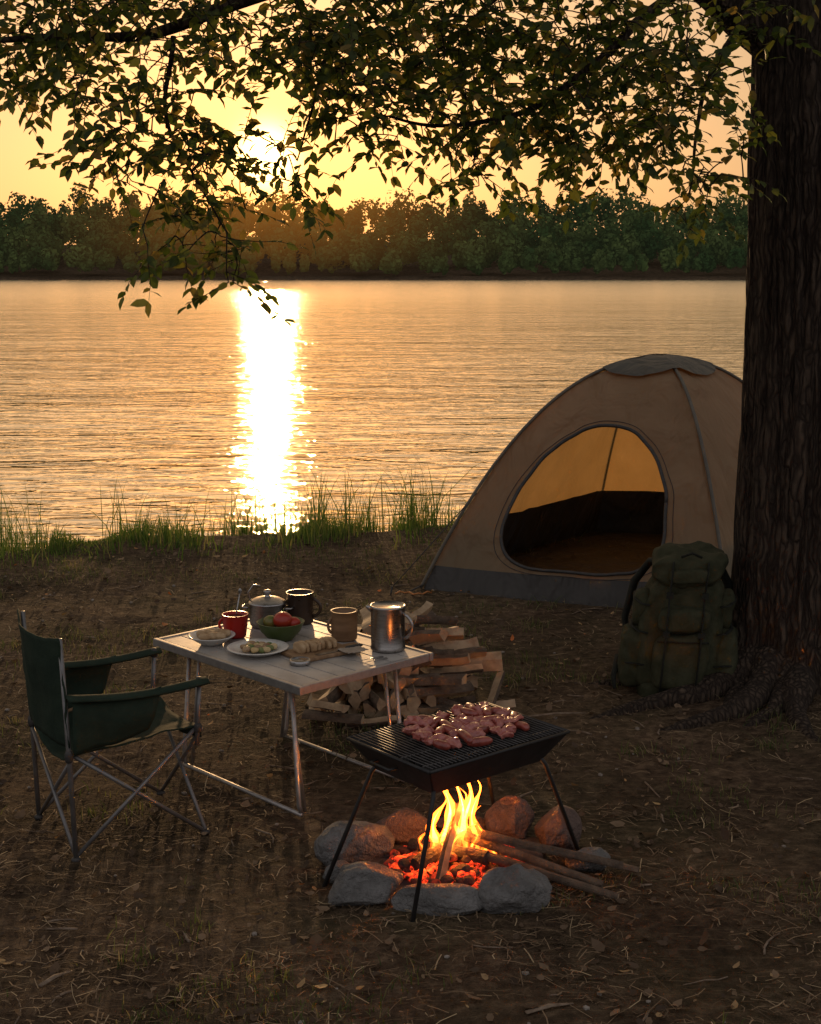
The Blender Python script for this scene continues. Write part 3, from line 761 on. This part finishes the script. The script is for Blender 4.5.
mb.build('tomatoes',[pmat('tomato_skin',(.42,.022,.012),(.35,.035,.015),8,.3,bump=.03),pmat('tomato_stem',(.05,.09,.02),(.06,.1,.03),8,.6),pmat('green_fruit',(.12,.16,.03),(.3,.12,.03),12,.35,bump=.03)],origin=(c[0],c[1],TZ+.07))
c=Vector((-.375,5.53,TZ)); a=R(38); ex=Vector((math.cos(a),math.sin(a),0)); ey=Vector((-ex.y,ex.x,0)); ez=Vector((0,0,1)); mb=MB()
mb.box(c+ez*.008,(.26,.17,.015),(ex,ey,ez)); mb.box(c+ex*.16+ez*.008,(.06,.035,.015),(ex,ey,ez))
mb.build('cutting_board',pmat('board_wood',(.20,.11,.05),(.32,.19,.095),8,.6,stretch=(1,8,1)),origin=c,bevel=.004)
mb=MB()
for i in range(7): mb.sell(c+ex*(-.08+.025*i)+ey*(.02+.01*math.sin(i*2))+ez*.034,(.024,.08,.042),(ex,ey,ez),.6,20,12,.004,30)
mb.build('sliced_bread',BREAD,origin=c+ez*.02)
mb=MB(); mb.box(c-ey*.060+ex*.02+ez*.0175,(.14,.022,.002),(ex,ey,ez)); mb.sell(c-ey*.060+ex*.135+ez*.022,(.09,.018,.014),(ex,ey,ez),.7,16,10,mi=1)
mb.build('kitchen_knife',[STEEL,DARK],origin=c+ez*.02)
c=(-.439,5.38,TZ); mb=MB(); mb.lathe([(.0001,.0),(.04,0),(.042,.004),(.042,.018),(.038,.02),(.038,.014),(.0001,.012)],c); mb.build('tin_lid',STEEL,origin=c)
c=(-.281,5.76,TZ); mb=MB(); mb.lathe(vessel(.055,.125,th=.008,flare=.002),c); handle(mb,c,R(200),.055,.03,.10,.02,.006)
mb.build('wooden_cup',pmat('turned_wood',(.17,.09,.04),(.28,.16,.08),7,.55,stretch=(1,1,5)),origin=c)
c=(-.093,5.60,TZ); mb=MB()
mb.lathe([(.0001,0),(.066,0),(.072,.005),(.073,.012),(.070,.02),(.070,.175),(.074,.18),(.074,.188),(.068,.19),(.066,.184),(.0001,.184)],c,48)
handle(mb,c,R(-25),.07,.05,.16,.045,.007); mb.tube([Vector(c)+Vector((-.066,-.02,.175)),Vector(c)+Vector((-.088,-.03,.19))],[.014,.006],8)
mb.build('steel_jug',STEEL,origin=c)
mb=MB(); c=Vector((-.235,5.52,TZ)); mb.grid(lambda u,v:c+ex*(u-.5)*.10+ey*(v-.5)*.08+ez*(.019+.010*abs(noise.noise(Vector((u*4,v*4,3))))),14,10)
mb.build('folded_napkin',pmat('linen',(.30,.24,.18),(.40,.32,.24),30,.9),origin=c,solid=.004)
mb=MB(); c=Vector((-.20,5.41,TZ)); mb.tube([c+ez*.004,c+ex*.06+ez*.006,c+ex*.11+ez*.004],[.003,.003,.009],8,flat=.3); mb.tube([c-ey*.03+ez*.004,c-ey*.03+ex*.06+ez*.005,c-ey*.03+ex*.11+ez*.004],[.003,.003,.007],8,flat=.3)
mb.build('cutlery',STEEL,origin=c)

# ---------------------------------------------------------------- camp chair
cc=Vector((-1.12,5.09,0)); cf=Vector((.86,.51,0)); cs_=Vector((-.51,.86,0))
CH=empty('camping_chair',cc)
def C(a,b,z): return cc+cf*a+cs_*b+Vector((0,0,z))
CANV=pmat('green_canvas',(.015,.027,.018),(.025,.040,.026),10,.88,bump=.5,bdist=.004,bscale=90,spec=.18)
TUBE=pmat('painted_steel_tube',(.15,.145,.14),(.22,.21,.20),20,.42,.5,bump=.05)
mb=MB()
for sg in (-1,1):
    b_=.235*sg
    mb.tube([C(-.24,b_,.012),C(-.25,b_,.42),C(-.265,b_,.835)],.0095,8)
    mb.tube([C(.235,b_,.36),C(.25,b_,.60)],.0095,8)
    mb.tube([C(-.24,b_,.02),C(.24,b_*.98,.43)],.008,8); mb.tube([C(.26,b_,.012),C(-.235,b_*.96,.40)],.008,8)
    mb.sell(C(-.24,b_,.010),(.036,.036,.022),e=.8,nu=12,nv=8,mi=1); mb.sell(C(.26,b_,.010),(.036,.036,.022),e=.8,nu=12,nv=8,mi=1)
    mb.sell(C(.24,b_,.425),(.03,.03,.04),e=.7,nu=12,nv=8,mi=1); mb.sell(C(-.25,b_,.40),(.03,.03,.05),e=.7,nu=12,nv=8,mi=1); mb.sell(C(.25,b_,.60),(.03,.03,.04),e=.7,nu=12,nv=8,mi=1)
mb.tube([C(.26,-.235,.02),C(.25,.235,.42)],.008,8); mb.tube([C(.265,.235,.02),C(.255,-.235,.42)],.008,8)
mb.tube([C(-.24,-.235,.02),C(-.25,.235,.38)],.008,8); mb.tube([C(-.235,.235,.02),C(-.245,-.235,.38)],.008,8)
mb.build('frame',[TUBE,DARK],CH)
mb=MB()
wr=lambda p:p+noise.noise_vector(p*9)*.010+noise.noise_vector(p*24)*.003
mb.grid(lambda u,v:wr(C(-.252-.022*v-.05*math.sin(math.pi*u)*(.7+.3*v),-.245+.49*u,.44+.400*v-.02*math.sin(math.pi*u)*v)),30,26)
mb.grid(lambda u,v:wr(C(-.25+.50*v,-.235+.47*u,.40+.035*v-.055*math.sin(math.pi*u)*(1-.4*v))),30,26)
mb.grid(lambda u,v:C(.252+.004*math.sin(u*9),-.235+.47*u,.435-.035*math.sin(math.pi*u)-.05*v),20,4)
mb.build('canvas',CANV,CH,solid=.006)
mb=MB()
for sg in (-1,1):
    b_=.245*sg
    mb.grid(lambda u,v:C(-.255+.53*u,b_+(.033)*(v-.5)*2,.625-.02*math.sin(math.pi*u)-.01*u-.012*abs(2*v-1)**2),16,6)
    mb.grid(lambda u,v:wr(C(-.24+.34*u-.06*u*(1-v),b_+.012*sg*math.sin(math.pi*v)+.004*sg,.41+.05*u*u*(1-v)+v*(.195-.02*math.sin(math.pi*u)))),16,10)
mb.build('armrests',CANV,CH,solid=.009)

# ---------------------------------------------------------------- grill
gc=Vector((.168,4.64,0)); gu=Vector((.77,.638,0)).normalized(); gv=Vector((-gu.y,gu.x,0))
GR=empty('portable_charcoal_grill',gc)
def G(a,b,z): return gc+gu*a+gv*b+Vector((0,0,z))
BLK=pmat('blackened_steel',(.015,.014,.0135),(.031,.028,.026),12,.55,.2,bump=.2)
mb=MB(); n4=[(-1,-1),(1,-1),(1,1),(-1,1)]
hu,hv=.315,.215; bu,bv=.245,.15; zt,zb=.52,.415
for (su,sv),(su2,sv2) in zip(n4,n4[1:]+n4[:1]):
    o=[G(su*hu,sv*hv,zt),G(su2*hu,sv2*hv,zt),G(su2*bu,sv2*bv,zb),G(su*bu,sv*bv,zb)]
    mb.add([*o],[(0,1,2,3)],0,False)
mb.add([G(s*bu,t*bv,zb) for s,t in n4],[(0,1,2,3)],0,False)
mb.build('tray',BLK,GR,solid=.006)
mb=MB()
rim=[G(s*(hu+.003),t*(hv+.003),zt+.002) for s,t in n4]
for i in range(4): mb.tube([rim[i],rim[(i+1)%4]],.006,8)
for s,t,foot in ((-1,-1,(.005,4.275)),(1,-1,(.62,4.80)),(1,1,(.335,5.08)),(-1,1,(-.300,4.56))):
    mb.tube([G(s*bu*.96,t*bv*.94,zb+.03),G(s*(bu+.012),t*(bv+.014),zb-.01),Vector((foot[0],foot[1],.0))],.0078,8)
mb.tube([G(-hu-.002,-.05,.49),G(-hu-.035,-.05,.49),G(-hu-.035,.05,.49),G(-hu-.002,.05,.49)],.005,6); mb.tube([G(hu+.002,-.05,.49),G(hu+.035,-.05,.49),G(hu+.035,.05,.49),G(hu+.002,.05,.49)],.005,6)
mb.build('frame_and_legs',BLK,GR)
mb=MB()
for i in range(36):
    a=-hu+.015+(2*hu-.03)*i/35; mb.tube([G(a,-hv+.004,zt+.008),G(a,hv-.004,zt+.008)],.0024,6)
for b_ in (-.17,-.06,.06,.17): mb.tube([G(-hu+.006,b_,zt+.004),G(hu-.006,b_,zt+.004)],.003,6)
mb.build('grate',pmat('grate_steel',(.05,.046,.042),(.10,.09,.085),30,.5,.6,bump=.1),GR)
mb=MB(); rr=random.Random(5)
for i in range(150):
    vs,fs=rockverts(G(rr.uniform(-.22,.22),rr.uniform(-.13,.13),zb+.02+rr.random()*.02),(.02,.018,.014),i,rr.random()*6,1,5); mb.add(vs,fs,0,False)
mb.build('charcoal',pmat('grill_charcoal',(.02,.019,.018),(.06,.055,.05),20,.9),GR)
mb=MB(); rr=random.Random(9); placed=[]
for i in range(260):
    a=rr.uniform(-.18,.25); b_=rr.uniform(-.15,.16)
    if ((a-.03)/.23)**2+(b_/.155)**2>1: continue
    if any((a-pa_)**2+(b_-pb_)**2<.037**2 for pa_,pb_ in placed): continue
    placed.append((a,b_))
    yaw=rr.random()*6.28; e1=Vector((math.cos(yaw),math.sin(yaw),rr.uniform(-.12,.12))).normalized(); e2=Vector((-e1.y,e1.x,0)).normalized(); e3=e1.cross(e2)
    zz=zt+.024+ (.012 if rr.random()<.3 else 0)
    if rr.random()<.4:
        p=G(a,b_,zz); L=rr.uniform(.034,.048); bend=rr.uniform(-.016,.016)
        pts=[];rad=[]
        for q in range(11):
            t=-1+q*.2; pts.append(p+e1*L*t+e2*bend*(1-t*t)); rad.append(.016*max(.12,(1-abs(t)**3.5))**.5)
        mb.tube(pts,rad,16,mi=0)
    else:
        mb.sell(G(a,b_,zz),(rr.uniform(.055,.08),rr.uniform(.038,.052),rr.uniform(.026,.036)),(e1,e2,e3),.95,28,18,.014,34,1)
m1=pmat('sausage_skin',(.36,.070,.045),(.17,.030,.020),34,.32,bump=.3,bscale=60,coat=.4); m2=pmat('raw_meat',(.28,.042,.030),(.48,.17,.13),34,.32,bump=.4,bscale=70,coat=.5)
mb.build('grilled_meat',[m1,m2],origin=G(0,0,zt+.02))

# ---------------------------------------------------------------- fire pit
FP=empty('fire_pit',(.16,4.70,0))
def stone_mat(name,c1,c2):
    m,nt,out=newmat(name); tc=nt.add('ShaderNodeTexCoord').outputs['Object']
    f=nt.noise(tc,9,5,.65); f2=nt.noise(tc,45,4,.7); col=nt.ramp(f,[(.3,c1),(.7,c2)]); col=nt.mix(nt.math('MULTIPLY',f2,.8),col,nt.mix(1.0,col,(.35,.35,.35),'MULTIPLY'))
    b=nt.add('ShaderNodeBsdfPrincipled'); nt.link(col,b.inputs['Base Color']); b.inputs['Roughness'].default_value=.85; b.inputs['Specular IOR Level'].default_value=.25
    nt.link(nt.bump(nt.math('ADD',f,nt.math('MULTIPLY',f2,.6)),1.0,.045),b.inputs['Normal']); nt.link(b.outputs[0],out.inputs[0]); return m
SG=stone_mat('grey_stone',(.17,.162,.15),(.33,.315,.295)); SR=stone_mat('reddish_stone',(.16,.108,.088),(.28,.195,.16))
stones=[(-.205,4.80,.145,.11,.085,.3,0),(-.045,4.95,.12,.09,.075,0,1),(.38,5.02,.10,.09,.085,.4,1),(.545,4.92,.115,.09,.085,1.2,1),(-.155,4.46,.145,.10,.075,.1,0),(.10,4.37,.165,.075,.058,-.1,0),(.345,4.40,.135,.10,.088,.5,0),(.635,4.74,.085,.07,.042,.4,0),(.19,5.05,.10,.08,.05,.2,1),(-.25,4.63,.06,.06,.035,.2,0)]
mbs=[MB(),MB()]
for i,(x,y,a,b_,h_,yw,t) in enumerate(stones):
    vs,fs=rockverts((x,y,h_*.62),(a,b_,h_*1.1),i*3+1,yw,5,10); mbs[t].add(vs,fs)
mbs[0].build('stones_grey',SG,FP); mbs[1].build('stones_reddish',SR,FP)
mb=MB(); mb.grid(lambda u,v:Vector((.17+(u-.5)*.62,4.70+(v-.5)*.52,.012+.03*math.exp(-((u-.5)**2+(v-.5)**2)*14)+.006*noise.noise(Vector((u*14,v*14,0))))),30,30)
mb.build('ash_bed',pmat('ash',(.03,.026,.024),(.11,.10,.095),14,.95,bump=.6),FP)
m,nt,out=newmat('embers'); g_=nt.add('ShaderNodeNewGeometry'); tcn=nt.add('ShaderNodeTexCoord').outputs['Object']
b=nt.add('ShaderNodeBsdfPrincipled'); b.inputs['Base Color'].default_value=(.03,.024,.02,1); b.inputs['Roughness'].default_value=.9
e=nt.ramp(nt.noise(tcn,30,3,.7),[(.42,(.01,.001,0)),(.55,(.7,.03,.006)),(.68,(1,.12,.016)),(.82,(1,.38,.08))]); nt.link(e,b.inputs['Emission Color'])
nt.link(nt.math('MULTIPLY',nt.ramp(g_.outputs['Random Per Island'],[(.25,(.02,.02,.02)),(.8,(1,1,1))]),2.3),b.inputs['Emission Strength']); nt.link(b.outputs[0],out.inputs[0])
m.cycles.emission_sampling='NONE'
mb=MB(); rr=random.Random(2)
for i in range(260):
    r=.21*math.sqrt(rr.random()); a=rr.random()*6.28; x=.16+r*1.15*math.cos(a); y=4.69+r*math.sin(a); s=rr.uniform(.010,.026)
    vs,fs=rockverts((x,y,.02+.055*(1-r/.22)*rr.random()+s*.4),(s*1.3,s,s*.8),i,rr.random()*6,2,7); mb.add(vs,fs,0,False)
mb.build('embers',m,FP)
BK=pmat('log_bark',(.06,.04,.026),(.14,.095,.06),22,.85,bump=.8,bdist=.01)
WD=pmat('split_wood',(.26,.17,.095),(.46,.33,.20),14,.75,bump=.5,bdist=.006); CHR=pmat('charred_wood',(.012,.010,.009),(.05,.035,.025),25,.8,bump=.9,bdist=.01)
def log(mb,a,b,r,kind='wedge',roll=0,mis=(0,1),seed=0,r2=None):
    a=Vector(a);b=Vector(b); d=(b-a).normalized(); up=Vector((0,0,1)) if abs(d.z)<.9 else Vector((1,0,0)); x=d.cross(up).normalized(); y=x.cross(d)
    rr=random.Random(seed); sec=[]
    if kind=='wedge':
        A=rr.uniform(1.3,2.3); sec=[(0-.35,0,1)]+[(math.cos(-A/2+A*i/6)*1.0-.35,math.sin(-A/2+A*i/6),0) for i in range(7)]
    else: sec=[(math.cos(2*math.pi*i/12),math.sin(2*math.pi*i/12),0) for i in range(12)]
    n=len(sec); N=9; vs=[]
    for j in range(N):
        t=j/(N-1); p=a.lerp(b,t); rad=r+( (r2 or r)-r)*t
        for (u,v,_) in sec:
            k=rad*(1+.16*noise.noise(Vector((u*2+seed,v*2,t*3))))
            uu=(u*math.cos(roll)-v*math.sin(roll))*k; vv=(u*math.sin(roll)+v*math.cos(roll))*k
            vs.append(p+x*uu+y*vv+noise.noise_vector(Vector((seed,t*2,0)))*r*.22)
    for j in range(N-1):
        for k in range(n):
            k2=(k+1)%n; mi=mis[1] if (kind=='wedge' and (k==0 or k2==0)) else mis[0]
            mb.add([vs[j*n+k],vs[j*n+k2],vs[(j+1)*n+k2],vs[(j+1)*n+k]],[(0,1,2,3)],mi,False)
    mb.add(vs[:n],[tuple(range(n-1,-1,-1))],mis[1],False); mb.add(vs[-n:],[tuple(range(n))],mis[1],False)
def weld(ob):
    bm=bmesh.new(); bm.from_mesh(ob.data); bmesh.ops.remove_doubles(bm,verts=bm.verts,dist=.0002); bm.to_mesh(ob.data); bm.free()
mb=MB()
log(mb,(.10,4.53,.03),(.175,4.70,.24),.038,'wedge',2.6,(0,1),3,.028)
log(mb,(.20,4.72,.12),(.66,4.50,.035),.026,'wedge',.3,(0,0),4,.020)
log(mb,(.22,4.80,.10),(.80,4.62,.03),.028,'wedge',1.5,(0,0),5,.022)
log(mb,(.20,4.66,.09),(.70,4.44,.02),.018,'round',0,(0,1),6,.014)
log(mb,(.25,4.68,.14),(.74,4.60,.06),.022,'wedge',.5,(0,0),8,.020)
log(mb,(.02,4.62,.05),(.25,4.83,.10),.028,'round',0,(2,2),9)
log(mb,(.0,4.80,.05),(.27,4.62,.08),.025,'round',0,(2,2),10)
ob=mb.build('burning_logs',[BK,WD,CHR],FP); weld(ob)
def flamemat(name,col,st):
    m,nt,out=newmat(name); em=nt.add('ShaderNodeEmission'); em.inputs[0].default_value=col+(1,); em.inputs[1].default_value=st; nt.link(em.outputs[0],out.inputs['Volume']); return m
fo=flamemat('flame_outer',(1,.14,.010),21); fi_=flamemat('flame_inner',(1,.34,.035),32)
mo=MB(); mi_=MB(); rr=random.Random(21)
fl=[(.085,4.72,.25,.022),(.12,4.70,.38,.023),(.155,4.74,.28,.020),(.20,4.70,.39,.023),(.24,4.73,.31,.020),(.27,4.69,.20,.017),(.06,4.69,.16,.016),(.15,4.66,.20,.015),(.225,4.66,.18,.014),(.18,4.78,.25,.018),(.03,4.73,.11,.013),(.31,4.72,.12,.013),(.11,4.64,.12,.013),(.28,4.65,.09,.012),(.175,4.71,.43,.014)]
for i,(x,y,h_,r) in enumerate(fl):
    ph=rr.random()*6
    for which,(hs,rsx,MBx) in enumerate(((1,1,mo),(.68,.55,mi_))):
        pts=[];rad=[]; N=30
        for j in range(N):
            t=j/(N-1)*hs; amp=.030*t
            pts.append((x+amp*math.sin(ph+t*8)+(.165-x)*.25*t,y+amp*math.cos(ph*1.3+t*7),.035+h_*t))
            tt=j/(N-1)
            rad.append(max(.0005,rsx*r*(math.sin(math.pi*min(1,(tt*.85+.12)))**.8)*(1-tt)**.8*(1+.35*math.sin(t*21+ph))))
        MBx.tube(pts,rad,12)
mo.build('flames',fo,FP); mi_.build('flame_cores',fi_,FP)
pl=bpy.data.lights.new('fire_light','POINT'); pl.energy=3.2; pl.color=(1,.33,.08); pl.shadow_soft_size=.08
po=bpy.data.objects.new('fire_light',pl); COL.objects.link(po); po.parent=FP; po.location=(.02,.02,.20)

# ---------------------------------------------------------------- firewood pile
mb=MB(); rr=random.Random(4); sd=100
for lay in range(6):
    n=9-lay
    for k in range(n):
        x=-.44+.06*lay*.5+ .074*k+rr.uniform(-.02,.02); z=.035+.066*lay+rr.uniform(-.012,.012)
        y=6.40+.03*lay+rr.uniform(-.09,.07); yaw=rr.uniform(-.5,.4)+(.25 if k<3 else 0); L=rr.uniform(.28,.40)
        log(mb,(x,y,z),(x+math.sin(yaw)*L,y+math.cos(yaw)*L,z+rr.uniform(-.02,.05)),rr.uniform(.052,.070),'wedge',rr.random()*6.28,(0,1),sd); sd+=1
for lay in range(6):
    for j in range(4):
        x0=rr.uniform(-.06,.16)-.02*lay; z=.04+.066*lay+rr.uniform(-.015,.015); y=6.38+.085*j+.02*lay+rr.uniform(-.03,.03); L=rr.uniform(.22,.38)*(1-.06*lay); yw=rr.uniform(-.6,.9)
        log(mb,(x0,y,z),(x0+L*math.cos(yw),y+L*math.sin(yw),z+rr.uniform(-.06,.05)),rr.uniform(.040,.060),'wedge',rr.random()*6.28,(0,1),sd); sd+=1
for (a,b_) in [((.2,6.36,.04),(.50,6.50,.04)),((-.5,6.30,.04),(-.22,6.22,.05)),((-.3,6.25,.04),(-.05,6.30,.04)),((.02,6.50,.47),(.22,6.62,.43)),((-.02,6.45,.45),(.10,6.7,.49)),((.36,6.4,.04),(.44,6.62,.16)),((.0,6.30,.04),(.24,6.20,.04)),((-.45,6.35,.10),(-.30,6.22,.12))]:
    log(mb,a,b_,rr.uniform(.034,.046),'wedge',rr.random()*6.28,(0,1),sd); sd+=1
ob=mb.build('firewood_pile',[BK,WD],origin=(0,6.6,0)); weld(ob)
print('leaves',len(LP))
